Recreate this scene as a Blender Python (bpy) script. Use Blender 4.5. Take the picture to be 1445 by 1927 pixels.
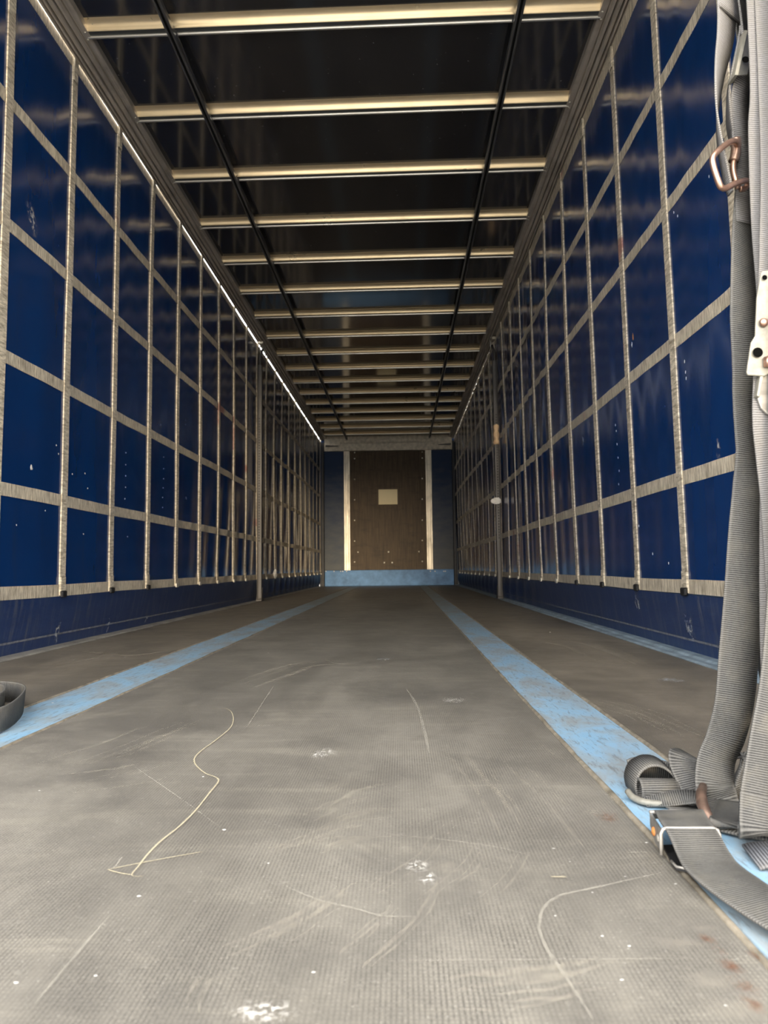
import bpy, math, random
from mathutils import Vector, Matrix
random.seed(7)
for o in list(bpy.data.objects):
    bpy.data.objects.remove(o)
scene = bpy.context.scene
COL = scene.collection
PI = math.pi

# ------------------------------------------------------------------ camera
W, H = 1445.0, 1927.0
FPX = 1314.9
CAM_Z = 0.3231
PITCH, YAW, ROLL = map(math.radians, (4.569, 1.4275, 0.661))
fwd = Vector((-math.sin(YAW) * math.cos(PITCH), math.cos(YAW) * math.cos(PITCH), math.sin(PITCH)))
right0 = Vector((math.cos(YAW), math.sin(YAW), 0))
up0 = right0.cross(fwd)
right = right0 * math.cos(ROLL) - up0 * math.sin(ROLL)
up = up0 * math.cos(ROLL) + right0 * math.sin(ROLL)
EYE = Vector((0, 0, CAM_Z))
cd = bpy.data.cameras.new('camera')
cam = bpy.data.objects.new('camera', cd)
COL.objects.link(cam)
m = Matrix((right, up, -fwd)).transposed().to_4x4()
m.translation = EYE
cam.matrix_world = m
cd.sensor_fit = 'VERTICAL'
cd.sensor_height = 36.0
cd.sensor_width = 36.0
cd.lens = 36.0 * FPX / H
cd.clip_start = 0.01
cd.clip_end = 300
cd.dof.use_dof = True
cd.dof.focus_distance = 1.6
cd.dof.aperture_fstop = 8.5
scene.camera = cam

# ------------------------------------------------------------------ light
world = bpy.data.worlds.new('sky')
scene.world = world
world.use_nodes = True
bg = world.node_tree.nodes['Background']
bg.inputs[0].default_value = (1.0, 0.985, 0.96, 1)
bg.inputs[1].default_value = 4.3
sd = bpy.data.lights.new('sun', 'SUN')
sd.energy = 1.6
sd.angle = math.radians(10)
sd.color = (1.0, 0.80, 0.54)
sun = bpy.data.objects.new('sun', sd)
COL.objects.link(sun)
sun.rotation_euler = Vector((-0.05, 1.0, -0.13)).to_track_quat('-Z', 'Y').to_euler()
sun.location = (0, -6, 4)
vs = scene.view_settings
vs.view_transform = 'Standard'
vs.look = 'None'
vs.gamma = 1.0
vs.use_curve_mapping = False
vs.exposure = 0.98


def ray(px, py):
    return right * ((px - W / 2) / FPX) + up * (-(py - H / 2) / FPX) + fwd


def at(px, py, Y):
    d = ray(px, py)
    return EYE + d * (Y / d.y)


def onz(px, py, Z=0.0):
    d = ray(px, py)
    return EYE + d * ((Z - CAM_Z) / d.z)


def onx(px, py, X):
    d = ray(px, py)
    return EYE + d * (X / d.x)


# ------------------------------------------------------------------ materials
def lin(c):
    return tuple(((v / 255.0) / 12.92 if v / 255.0 <= .04045 else ((v / 255.0 + .055) / 1.055) ** 2.4) for v in c) + (1.0,)


class NT:
    def __init__(self, name):
        self.m = bpy.data.materials.new(name)
        self.m.use_nodes = True
        self.t = self.m.node_tree
        self.b = self.t.nodes['Principled BSDF']
        self.out = self.t.nodes['Material Output']

    def n(self, typ, **kw):
        nd = self.t.nodes.new(typ)
        for k, v in kw.items():
            setattr(nd, k, v)
        return nd

    def l(self, a, b):
        self.t.links.new(a, b)

    def val(self, sock, v):
        if hasattr(v, 'is_linked') or isinstance(v, bpy.types.NodeSocket):
            self.l(v, sock)
        else:
            sock.default_value = v

    def pos(self):
        return self.n('ShaderNodeNewGeometry').outputs['Position']

    def uv(self):
        return self.n('ShaderNodeTexCoord').outputs['UV']

    def mapping(self, vec, scale=(1, 1, 1), rot=(0, 0, 0), loc=(0, 0, 0)):
        nd = self.n('ShaderNodeMapping')
        self.l(vec, nd.inputs[0])
        nd.inputs[1].default_value = loc
        nd.inputs[2].default_value = rot
        nd.inputs[3].default_value = scale
        return nd.outputs[0]

    def noise(self, vec, scale=5, detail=3, rough=.55, dist=0):
        nd = self.n('ShaderNodeTexNoise')
        self.l(vec, nd.inputs['Vector'])
        nd.inputs['Scale'].default_value = scale
        nd.inputs['Detail'].default_value = detail
        nd.inputs['Roughness'].default_value = rough
        nd.inputs['Distortion'].default_value = dist
        return nd.outputs['Fac']

    def wave(self, vec, axis, scale, dist=0.0, prof='SIN'):
        nd = self.n('ShaderNodeTexWave', wave_type='BANDS', bands_direction=axis, wave_profile=prof)
        self.l(vec, nd.inputs['Vector'])
        nd.inputs['Scale'].default_value = scale
        nd.inputs['Distortion'].default_value = dist
        return nd.outputs['Fac']

    def rng(self, v, a, b, c=0.0, d=1.0, smooth=False):
        nd = self.n('ShaderNodeMapRange')
        if smooth:
            nd.interpolation_type = 'SMOOTHSTEP'
        self.l(v, nd.inputs[0])
        for i, x in enumerate((a, b, c, d)):
            nd.inputs[i + 1].default_value = x
        return nd.outputs[0]

    def math(self, op, a, b=0.0):
        nd = self.n('ShaderNodeMath', operation=op)
        self.val(nd.inputs[0], a)
        self.val(nd.inputs[1], b)
        return nd.outputs[0]

    def mix(self, f, a, b):
        nd = self.n('ShaderNodeMix', data_type='RGBA')
        self.val(nd.inputs[0], f)
        self.val(nd.inputs[6], a)
        self.val(nd.inputs[7], b)
        return nd.outputs[2]

    def bump(self, h, strength=.3, dist=.01):
        nd = self.n('ShaderNodeBump')
        self.l(h, nd.inputs['Height'])
        nd.inputs['Strength'].default_value = strength
        nd.inputs['Distance'].default_value = dist
        self.l(nd.outputs[0], self.b.inputs['Normal'])

    def set(self, col=None, rough=None, metal=None, spec=None):
        if col is not None:
            self.val(self.b.inputs['Base Color'], col)
        if rough is not None:
            self.val(self.b.inputs['Roughness'], rough)
        if metal is not None:
            self.val(self.b.inputs['Metallic'], metal)
        if spec is not None:
            self.b.inputs['Specular IOR Level'].default_value = spec
        return self.m


M = {}


def mat_floor(name='mesh_faced_plywood', tint=None):
    t = NT(name)
    p = t.pos()
    big = t.noise(t.mapping(p, (1.3, .55, 1)), 1.7, 5, .6, .6)
    fine = t.noise(p, 90, 3, .7)
    streak = t.noise(t.mapping(p, (1.0, 5.0, 1), (0, 0, .35)), 3.0, 4, .6, 1.2)
    wx = t.wave(p, 'X', 76.0)
    wy = t.wave(p, 'Y', 66.0)
    worn = t.noise(t.mapping(p, (1, .6, 1), loc=(1, 2, 3)), 9, 5, .75, .6)
    rough = t.noise(p, 260, 2, .6)
    lx = t.math('MULTIPLY', t.math('SUBTRACT', 1.0, t.rng(wx, .15, .75)), .95)
    ly = t.math('MULTIPLY', t.math('SUBTRACT', 1.0, t.rng(wy, .15, .75)), .55)
    pit = t.math('MAXIMUM', lx, ly)
    pit = t.math('MULTIPLY', pit, t.rng(worn, .32, .62, .25, 1.0))
    pit = t.math('MULTIPLY', pit, t.rng(rough, .3, .6, .35, 1.0))
    mesh = t.math('SUBTRACT', 1.0, pit)
    c = t.mix(t.rng(big, .3, .72), (.150, .139, .119, 1), (.275, .256, .220, 1))
    c = t.mix(t.math('MULTIPLY', t.rng(streak, .5, .75), .55), c, (.33, .305, .25, 1))
    dark = t.noise(t.mapping(p, (1, 1, 1), loc=(3, 1, 0)), 2.3, 4, .65, .8)
    c = t.mix(t.math('MULTIPLY', t.rng(dark, .5, .75), .55), c, (.075, .070, .064, 1))
    c = t.mix(t.math('MULTIPLY', t.math('SUBTRACT', 1.0, mesh), t.rng(big, .2, .8, .95, .75)), c, (.060, .056, .050, 1))
    grit = t.noise(t.mapping(p, (1, 1, 1), loc=(7, 7, 7)), 330, 2, .6)
    c = t.mix(t.math('MULTIPLY', t.rng(grit, .64, .74), .5), c, (.55, .53, .47, 1))
    mid = t.noise(t.mapping(p, (1, .8, 1), loc=(4, 8, 7)), 6.5, 6, .72, .5)
    c = t.mix(t.math('MULTIPLY', t.rng(mid, .46, .66), .45), c, (.085, .080, .072, 1))
    c = t.mix(t.math('MULTIPLY', t.rng(fine, .62, .8), .35), c, (.42, .40, .35, 1))
    if tint:
        nd = t.n('ShaderNodeMix', data_type='RGBA', blend_type='MULTIPLY')
        nd.inputs[0].default_value = 1.0
        t.l(c, nd.inputs[6])
        nd.inputs[7].default_value = tint
        c = nd.outputs[2]
    t.bump(mesh, .25, .001)
    return t.set(c, t.rng(big, .3, .7, .42, .58), 0, .45)


def mat_blue_rail():
    t = NT('worn_light_blue_paint')
    p = t.pos()
    n1 = t.noise(t.mapping(p, (1, .45, 1)), 9, 6, .7, .4)
    n2 = t.noise(t.mapping(p, (1, .6, 1), loc=(2, 5, 1)), 28, 5, .75)
    n3 = t.noise(t.mapping(p, (6, 1, 1), (0, 0, .2)), 20, 4, .7)
    sy = t.n('ShaderNodeSeparateXYZ')
    t.l(p, sy.inputs[0])
    dusty = t.math('MULTIPLY', t.rng(sy.outputs[1], 1.4, 7.0, .12, .85), t.rng(n1, .25, .6, .55, 1.0))
    c = t.mix(t.rng(n1, .35, .7), (.22, .41, .59, 1), (.33, .48, .61, 1))
    c = t.mix(t.math('MULTIPLY', t.rng(n1, .44, .62), .85), c, (.26, .275, .27, 1))
    c = t.mix(t.math('MULTIPLY', t.rng(n3, .54, .64), .6), c, (.12, .13, .13, 1))
    c = t.mix(t.rng(n2, .69, .72), c, (.23, .10, .055, 1))
    c = t.mix(dusty, c, (.20, .205, .195, 1))
    t.bump(n2, .15, .002)
    return t.set(c, .55, 0, .3)


def mat_simple(name, col, rough=.5, metal=0.0, spec=.5, nscale=12, namp=.25, bump=0.0):
    t = NT(name)
    p = t.pos()
    n = t.noise(p, nscale, 5, .65)
    dk = tuple(v * (1 - namp) for v in col[:3]) + (1,)
    lt = tuple(min(1, v * (1 + namp)) for v in col[:3]) + (1,)
    c = t.mix(t.rng(n, .3, .7), dk, lt)
    if bump:
        t.bump(n, bump, .004)
    return t.set(c, rough, metal, spec)


def mat_tarp():
    t = NT('blue_pvc_tarpaulin')
    p = t.pos()
    n = t.noise(p, 1.6, 4, .6)
    sp = t.noise(t.mapping(p, (1, 1, .35), loc=(1, 1, 4)), 42, 2, .5)
    grime = t.noise(t.mapping(p, (1, 3, .6)), 3.5, 5, .65)
    c = t.mix(t.rng(n, .3, .7), (.003, .027, .115, 1), (.005, .037, .148, 1))
    c = t.mix(t.math('MULTIPLY', t.rng(grime, .55, .8), .35), c, (.025, .035, .06, 1))
    c = t.mix(t.rng(sp, .80, .83), c, (.5, .55, .62, 1))
    weave = t.math('ADD', t.wave(p, 'Y', 120), t.wave(p, 'Z', 120))
    wr = t.noise(t.mapping(p, (1, 2.2, .5)), 2.2, 3, .5)
    t.bump(wr, .12, .02)
    return t.set(c, t.rng(grime, .3, .7, .13, .21), 0, .6)


def mat_skirt():
    t = NT('scuffed_blue_skirt')
    p = t.pos()
    n = t.noise(t.mapping(p, (1, .5, 3)), 5, 5, .7)
    n2 = t.noise(t.mapping(p, (1, 6, .7)), 6, 5, .7)
    c = t.mix(t.rng(n, .3, .7), (.010, .030, .105, 1), (.020, .045, .13, 1))
    c = t.mix(t.math('MULTIPLY', t.rng(n2, .50, .70), .6), c, (.11, .12, .145, 1))
    t.bump(n, .2, .01)
    return t.set(c, .42, 0, .5)


def mat_band(name, axis):
    t = NT(name)
    p = t.pos()
    s1 = (2, 60, 6) if axis == 'h' else (2, 9, 42)
    rot = (0, 0, 0) if axis == 'h' else (.45, 0, 0)
    n1 = t.noise(t.mapping(p, s1, rot), 2.4, 5, .7)
    n2 = t.noise(p, 14, 4, .6)
    n3 = t.noise(t.mapping(p, (1, 1, 1), loc=(5, 5, 5)), 1.1, 3, .5)
    c = t.mix(t.rng(n1, .34, .62), (.26, .215, .15, 1), (.80, .71, .555, 1))
    c = t.mix(t.math('MULTIPLY', t.rng(n2, .50, .72), .45), c, (.20, .165, .125, 1))
    c = t.mix(t.math('MULTIPLY', t.rng(n3, .5, .7), .35), c, (.22, .20, .18, 1))
    red = t.noise(t.mapping(p, (1, 1, 1), loc=(9, 2, 3)), 2.7, 2, .4)
    c = t.mix(t.math('MULTIPLY', t.rng(red, .71, .74), .6), c, (.30, .06, .05, 1))
    t.bump(n1, .3, .003)
    return t.set(c, .62, 0, .35)


def mat_roof():
    t = NT('dark_glossy_roof_sheet')
    p = t.pos()
    w = t.noise(t.mapping(p, (.8, 1.3, 1)), 1.2, 2, .5)
    d = t.noise(p, 60, 2, .5)
    c = t.mix(t.rng(d, .74, .78), (.024, .025, .030, 1), (.22, .22, .22, 1))
    t.bump(w, .10, .02)
    t.b.inputs['IOR'].default_value = 2.1
    return t.set(c, .10, 0, .5)


def mat_metal(name, col, rough, metal=.85, axis='X', amp=.25, grime=.35):
    t = NT(name)
    p = t.pos()
    sc = {'X': (1, 30, 30), 'Y': (30, 1, 30), 'Z': (30, 30, 1)}[axis]
    n = t.noise(t.mapping(p, sc), 3, 4, .6)
    n2 = t.noise(p, 7, 4, .6)
    dk = tuple(v * (1 - amp) for v in col) + (1,)
    lt = tuple(min(1, v * (1 + amp)) for v in col) + (1,)
    c = t.mix(t.rng(n, .3, .7), dk, lt)
    c = t.mix(t.math('MULTIPLY', t.rng(n2, .5, .75), grime), c, (.07, .06, .05, 1))
    return t.set(c, t.rng(n2, .3, .7, rough - .03, rough + .05), metal)


def mat_ply():
    t = NT('brown_phenolic_plywood')
    p = t.pos()
    g = t.noise(t.mapping(p, (16, 1, .8)), 3, 5, .65, .3)
    d = t.noise(t.mapping(p, (1.2, 1, 4)), 3, 5, .7)
    c = t.mix(t.rng(g, .3, .7), (.034, .022, .013, 1), (.100, .068, .038, 1))
    c = t.mix(t.math('MULTIPLY', t.rng(d, .52, .75), .7), c, (.020, .015, .011, 1))
    t.bump(g, .15, .004)
    return t.set(c, .5, 0, .17)


def mat_front_panel():
    t = NT('scuffed_slate_blue_steel')
    p = t.pos()
    sep = t.n('ShaderNodeSeparateXYZ')
    t.l(p, sep.inputs[0])
    n = t.noise(t.mapping(p, (1, 1, 2.5)), 3, 5, .7)
    s = t.noise(t.mapping(p, (2, 1, 14)), 3, 4, .7)
    low_grey = t.math('ADD', t.rng(sep.outputs[2], .2, 2.3, .75, .0), t.math('MULTIPLY', t.math('SUBTRACT', n, .5), .9))  # greyer and lighter towards the bottom, broken up by noise
    c = t.mix(t.rng(low_grey, .05, .75), (.008, .026, .075, 1), (.085, .092, .098, 1))
    c = t.mix(t.math('MULTIPLY', t.rng(s, .6, .75), .5), c, (.03, .03, .03, 1))
    return t.set(c, .5, 0, .2)


def mat_webbing(name='dark_grey_webbing', lo=(.026, .026, .026, 1), hi=(.115, .113, .108, 1), per=.0028):
    t = NT(name)
    u = t.uv()
    sep = t.n('ShaderNodeSeparateXYZ')
    t.l(u, sep.inputs[0])
    # uv: x across (-1..1), y along in metres
    ph = t.math('MULTIPLY', sep.outputs[1], 2 * PI / per)
    w = t.math('MULTIPLY_ADD', t.math('SINE', ph), .5)
    t.t.nodes[-1].inputs[2].default_value = .5
    p = t.pos()
    n = t.noise(p, 28, 4, .65)
    fuzz = t.noise(p, 420, 2, .6)
    w2 = t.math('ADD', w, t.math('MULTIPLY', t.math('SUBTRACT', fuzz, .5), .7))
    edge = t.rng(t.math('ABSOLUTE', sep.outputs[0]), .86, .95, 0, 1)
    c = t.mix(t.rng(w2, .1, .8), lo, hi)
    c = t.mix(t.math('MULTIPLY', t.rng(n, .45, .75), .5), c, (.15, .138, .112, 1))
    c = t.mix(t.math('MULTIPLY', edge, .35), c, (.19, .185, .175, 1))
    t.bump(w2, .55, .0012)
    return t.set(c, .75, 0, .25)


def mat_mark(name, col, dens=(.35, .65), scale=60, stretch=(1, 1, 1), strength=.9, edge=1.0):
    t = NT(name)
    u = t.uv()
    sep = t.n('ShaderNodeSeparateXYZ')
    t.l(u, sep.inputs[0])
    a = t.math('ABSOLUTE', sep.outputs[0])
    fall = t.rng(a, 1.0 - edge, 1.0, 1.0, 0.0, True)
    n = t.noise(t.mapping(t.pos(), stretch), scale, 4, .7)
    f = t.math('MULTIPLY', t.math('MULTIPLY', fall, t.rng(n, dens[0], dens[1])), strength)
    t.set(col, .7, 0, .2)
    tr = t.n('ShaderNodeBsdfTransparent')
    mx = t.n('ShaderNodeMixShader')
    t.l(f, mx.inputs[0])
    t.l(tr.outputs[0], mx.inputs[1])
    t.l(t.b.outputs[0], mx.inputs[2])
    t.l(mx.outputs[0], t.out.inputs[0])
    return t.m


M['floor'] = mat_floor()
M['floorside'] = mat_floor('brownish_mesh_plywood', (.98, .92, .85, 1))
M['blue'] = mat_blue_rail()
M['seal'] = mat_simple('dirty_brown_sealant', (.20, .175, .135), .8, 0, .2, 25, .5, .3)
M['edge'] = mat_simple('grey_beige_edge_rail', (.30, .29, .26), .5, .3, .5, 10, .4)
M['edgeblue'] = mat_simple('pale_blue_edge_rail', (.28, .36, .42), .5, .2, .5, 10, .4)
M['tarp'] = mat_tarp()
M['skirt'] = mat_skirt()
M['bandh'] = mat_band('beige_horizontal_webbing', 'h')
M['bandv'] = mat_band('beige_vertical_webbing', 'v')
M['roof'] = mat_roof()
M['bow'] = mat_metal('bare_aluminium_bow', (.86, .69, .44), .30, .65, 'X', .10, .10)
M['channel'] = mat_metal('dull_grey_channel', (.10, .105, .105), .45, .5, 'X', .3, .2)
M['lip'] = mat_metal('lip_highlight_metal', (.62, .60, .55), .30, .8, 'X', .12, .1)  # bright tone paints the highlight line along the rounded lip
M['rail'] = mat_metal('weathered_aluminium_rail', (.62, .56, .49), .42, .55, 'Y', .25)
M['track'] = mat_metal('dark_steel_track', (.21, .21, .215), .36, .75, 'Y', .35)
M['slot'] = mat_simple('black_slot', (.006, .006, .006), .8)
M['galv'] = mat_metal('galvanised_steel', (.52, .47, .38), .42, .45, 'Z', .35)
M['beam'] = mat_simple('dusty_beige_steel', (.56, .50, .40), .55, .1, .4, 18, .30)
M['ply'] = mat_ply()
M['fpanel'] = mat_front_panel()
M['kick'] = mat_simple('scratched_light_blue_steel', (.085, .20, .40), .5, .0, .25, 6, .35)
M['paper'] = mat_simple('cream_board', (.80, .70, .46), .7, 0, .2, 2, .05)
M['screw'] = mat_simple('zinc_screw', (.75, .70, .58), .35, .5, .5, 20, .1)
M['hole'] = mat_simple('dark_hole', (.004, .004, .004), .95, 0, .0)
M['black'] = mat_simple('black_plastic', (.012, .012, .013), .45, 0, .5, 30, .3)
M['bright'] = mat_simple('worn_zinc', (.60, .57, .50), .35, .6, .5, 40, .3)
M['post'] = mat_metal('grey_steel_post', (.075, .070, .065), .5, .3, 'Z', .35)
M['darkpost'] = mat_simple('dark_painted_steel', (.035, .036, .04), .5, 0, .3, 8, .3)
M['tape'] = mat_simple('tan_tape', (.72, .50, .29), .6, 0, .3, 30, .2)
M['paper2'] = mat_simple('crumpled_white_paper', (.70, .68, .64), .8, 0, .2, 30, .15)
M['web'] = mat_webbing()
M['web2'] = mat_webbing('bluish_grey_webbing', (.028, .030, .036, 1), (.15, .155, .17, 1), .0034)
M['weblight'] = mat_webbing('pale_webbing', (.10, .096, .094, 1), (.225, .217, .213, 1))  # paler tone for straps B, D, E and G
M['webmid'] = mat_webbing('mid_grey_webbing', (.028, .027, .026, 1), (.140, .136, .126, 1))
M['copper'] = mat_metal('copper_toned_steel', (.44, .27, .20), .30, .85, 'X', .25)
M['rusty'] = mat_metal('rust_brown_steel', (.26, .17, .13), .36, .7, 'X', .35)
M['white_metal'] = mat_simple('chipped_cream_painted_steel', (.21, .20, .168), .38, .15, .4, 60, .30)
M['grey_metal'] = mat_metal('scuffed_grey_steel', (.30, .29, .27), .40, .7, 'X', .3)
M['wire'] = mat_simple('pale_zinc_wire', (.36, .34, .31), .35, .4, .5, 50, .15)
M['rust'] = mat_simple('orange_rust', (.50, .20, .06), .8, 0, .2, 60, .3)
M['orange'] = mat_simple('torn_orange_backing', (.55, .22, .10), .7, 0, .2, 60, .4)
M['ground'] = mat_simple('concrete_yard', (.36, .34, .30), .9, 0, .2, .8, .2)
M['scratch'] = mat_mark('cream_scratch', (.52, .46, .32, 1), (.15, .4), 120, (1, 1, 1), .75, .6)
M['scratchfaint'] = mat_mark('faint_scratch', (.52, .49, .42, 1), (.3, .6), 150, (1, 1, 1), .45, .8)
M['swoosh'] = mat_mark('dusty_rub_mark', (.55, .505, .41, 1), (.35, .80), 40, (1, 1, 1), .26, 1.0)
M['patch'] = mat_mark('white_scuff', (.72, .70, .65, 1), (.50, .58), 170, (1, 1, 1), .75, .75)
M['rustpatch'] = mat_mark('reddish_worn_patch', (.19, .10, .065, 1), (.40, .62), 70, (1, 1, 1), .65, .9)
M['pale'] = mat_mark('pale_curtain_scuff', (.48, .50, .52, 1), (.48, .60), 60, (1, 1, 1), .8, .8)


# ------------------------------------------------------------------ mesh builder
class MB:
    def __init__(self):
        self.v, self.f, self.uv = [], [], []

    def face(self, idx, uv=None):
        self.f.append(tuple(idx))
        self.uv.append(uv if uv else [(0.0, 0.0)] * len(idx))

    def box(self, x0, x1, y0, y1, z0, z1):
        b = len(self.v)
        self.v += [(x, y, z) for z in (z0, z1) for y in (y0, y1) for x in (x0, x1)]
        for q in ((0, 2, 3, 1), (4, 5, 7, 6), (0, 1, 5, 4), (2, 6, 7, 3), (0, 4, 6, 2), (1, 3, 7, 5)):
            self.face([b + i for i in q])
        return self

    def cbox(self, x0, x1, y0, y1, z0, z1, c=.003):
        """box chamfered along its vertical and top edges"""
        def ring(i, z):
            a, b_, e, g = x0 + i, x1 - i, y0 + i, y1 - i
            k = c
            return [(a + k, e, z), (b_ - k, e, z), (b_, e + k, z), (b_, g - k, z), (b_ - k, g, z), (a + k, g, z), (a, g - k, z), (a, e + k, z)]
        s = len(self.v)
        self.v += ring(c, z0) + ring(0, z0 + c) + ring(0, z1 - c) + ring(c, z1)
        for r in range(3):
            for i in range(8):
                j = (i + 1) % 8
                self.face([s + r * 8 + i, s + r * 8 + j, s + r * 8 + 8 + j, s + r * 8 + 8 + i])
        self.face([s + i for i in range(7, -1, -1)])
        self.face([s + 24 + i for i in range(8)])
        return self

    def obox(self, o, u, v, w):
        """parallelepiped from corner o with edge vectors"""
        b = len(self.v)
        o, u, v, w = map(Vector, (o, u, v, w))
        for k in (0, 1):
            for j in (0, 1):
                for i in (0, 1):
                    self.v.append(tuple(o + u * i + v * j + w * k))
        for q in ((0, 2, 3, 1), (4, 5, 7, 6), (0, 1, 5, 4), (2, 6, 7, 3), (0, 4, 6, 2), (1, 3, 7, 5)):
            self.face([b + i for i in q])
        return self

    def prism(self, prof, axis, a, b, skew=0.0):
        """closed 2-D profile swept along axis X (profile y,z) or Y (profile x,z) or Z (profile x,y)"""
        s = len(self.v)
        n = len(prof)
        for t in (a, b):
            for (p, q) in prof:
                if axis == 'X':
                    self.v.append((t, p + skew * (t - a), q))
                elif axis == 'Y':
                    self.v.append((p, t, q))
                else:
                    self.v.append((p, q, t))
        for i in range(n):
            j = (i + 1) % n
            self.face([s + i, s + j, s + n + j, s + n + i])
        self.face([s + i for i in range(n - 1, -1, -1)])
        self.face([s + n + i for i in range(n)])
        return self

    def tube(self, pts, r, n=10, rr=None):
        pts = [Vector(p) for p in pts]
        s = len(self.v)
        m_ = len(pts)
        nrm = None
        for i, p in enumerate(pts):
            t = (pts[min(i + 1, m_ - 1)] - pts[max(i - 1, 0)]).normalized()
            if nrm is None:
                nrm = t.orthogonal().normalized()
            nrm = (nrm - t * nrm.dot(t)).normalized()
            bn = t.cross(nrm)
            rad = rr[i] if rr else r
            for k in range(n):
                a = 2 * PI * k / n
                self.v.append(tuple(p + nrm * (math.cos(a) * rad) + bn * (math.sin(a) * rad)))
        for i in range(m_ - 1):
            for k in range(n):
                j = (k + 1) % n
                self.face([s + i * n + k, s + i * n + j, s + (i + 1) * n + j, s + (i + 1) * n + k])
        self.face([s + k for k in range(n - 1, -1, -1)])
        self.face([s + (m_ - 1) * n + k for k in range(n)])
        return self

    def dome(self, c, nrm, r, h, n=8):
        c = Vector(c)
        nrm = Vector(nrm).normalized()
        u = nrm.orthogonal().normalized()
        w = nrm.cross(u)
        s = len(self.v)
        rings = ((1, 0), (.85, .55), (.45, .92))
        for (k, hh) in rings:
            for i in range(n):
                a = 2 * PI * i / n
                self.v.append(tuple(c + (u * math.cos(a) + w * math.sin(a)) * r * k + nrm * h * hh))
        self.v.append(tuple(c + nrm * h))
        for q in range(2):
            for i in range(n):
                j = (i + 1) % n
                self.face([s + q * n + i, s + q * n + j, s + q * n + n + j, s + q * n + n + i])
        for i in range(n):
            self.face([s + 2 * n + i, s + 2 * n + (i + 1) % n, s + 3 * n])
        self.face([s + i for i in range(n - 1, -1, -1)])
        return self

    def grid(self, fn, us, vs_, uvf=None):
        s = len(self.v)
        nv = len(vs_)
        for a in us:
            for b in vs_:
                self.v.append(tuple(fn(a, b)))
        for i in range(len(us) - 1):
            for j in range(nv - 1):
                k = s + i * nv + j
                uv = [(0, 0)] * 4
                if uvf:
                    uv = [uvf(us[i], vs_[j]), uvf(us[i + 1], vs_[j]), uvf(us[i + 1], vs_[j + 1]), uvf(us[i], vs_[j + 1])]
                self.face([k, k + nv, k + nv + 1, k + 1], uv)
        return self

    def ribbon(self, pts, wd, width, th=.0022, nsub=8, curl=0.0):
        """webbing strip: centre points, width directions (one per point or one vector), width"""
        pts = [Vector(p) for p in pts]
        if isinstance(wd, (tuple, Vector)):
            wd = [Vector(wd)] * len(pts)
        wd = [Vector(q).normalized() for q in wd]
        ws = width if isinstance(width, (list, tuple)) else [width] * len(pts)
        P, D, Wd = [], [], []
        n = len(pts)

        def cr(a, b, c_, d, t):
            return ((b * 2) + (c_ - a) * t + (a * 2 - b * 5 + c_ * 4 - d) * t * t + (b * 3 - a - c_ * 3 + d) * t ** 3) * .5
        for i in range(n - 1):
            a, b, c_, d = pts[max(i - 1, 0)], pts[i], pts[i + 1], pts[min(i + 2, n - 1)]
            for k in range(nsub):
                t = k / nsub
                P.append(cr(a, b, c_, d, t))
                D.append(wd[i].lerp(wd[i + 1], t).normalized())
                Wd.append(ws[i] * (1 - t) + ws[i + 1] * t)
        P.append(pts[-1]); D.append(wd[-1]); Wd.append(ws[-1])
        s = len(self.v)
        L = 0.0
        Ls = []
        for i in range(len(P)):
            if i:
                L += (P[i] - P[i - 1]).length
            Ls.append(L)
            tg = (P[min(i + 1, len(P) - 1)] - P[max(i - 1, 0)]).normalized()
            d = (D[i] - tg * D[i].dot(tg)).normalized()
            nn = tg.cross(d).normalized()
            h = Wd[i] / 2
            for off in (th / 2, -th / 2):
                for k in (-1, 0, 1):
                    self.v.append(tuple(P[i] + d * (h * k) + nn * (off + curl * (abs(k) - .5))))
        for i in range(len(P) - 1):
            a, b = s + i * 6, s + (i + 1) * 6
            y0, y1 = Ls[i], Ls[i + 1]
            for (p, q, u0, u1) in ((0, 1, -1, 0), (1, 2, 0, 1), (5, 4, 1, 0), (4, 3, 0, -1)):
                self.face([a + p, a + q, b + q, b + p], [(u0, y0), (u1, y0), (u1, y1), (u0, y1)])
            self.face([a + 3, a + 0, b + 0, b + 3], [(1, y0), (1, y0), (1, y1), (1, y1)])
            self.face([a + 2, a + 5, b + 5, b + 2], [(1, y0), (1, y0), (1, y1), (1, y1)])
        e = s + (len(P) - 1) * 6
        self.face([s + 0, s + 3, s + 4, s + 1]); self.face([s + 1, s + 4, s + 5, s + 2])
        self.face([e + 1, e + 4, e + 3, e + 0]); self.face([e + 2, e + 5, e + 4, e + 1])
        return self

    def build(self, name, mat, parent=None, smooth=False, kind=None):
        me = bpy.data.meshes.new(name)
        me.from_pydata(self.v, [], self.f)
        ul = me.uv_layers.new(name='uv')
        flat = []
        for u in self.uv:
            for q in u:
                flat += [q[0], q[1]]
        ul.data.foreach_set('uv', flat)
        me.materials.append(M[mat])
        if smooth:
            me.polygons.foreach_set('use_smooth', [True] * len(me.polygons))
        me.validate()
        me.update()
        o = bpy.data.objects.new(name, me)
        COL.objects.link(o)
        if parent:
            o.parent = parent
            o.matrix_parent_inverse = parent.matrix_world.inverted()
        if kind:
            o['kind'] = kind
        return o


def autosmooth(o, ang=40):
    me = o.data
    me.polygons.foreach_set('use_smooth', [True] * len(me.polygons))
    me.set_sharp_from_angle(angle=math.radians(ang))
    return o


def copy_obj(o, parent, loc=None):
    c = o.copy()
    COL.objects.link(c)
    if parent:
        c.parent = parent
        c.matrix_parent_inverse = parent.matrix_world.inverted()
    if loc:
        c.location = loc
    return c


def tag(o, label=None, cat=None, group=None, kind=None):
    if label: o['label'] = label
    if cat: o['category'] = cat
    if group: o['group'] = group
    if kind: o['kind'] = kind
    return o


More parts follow.
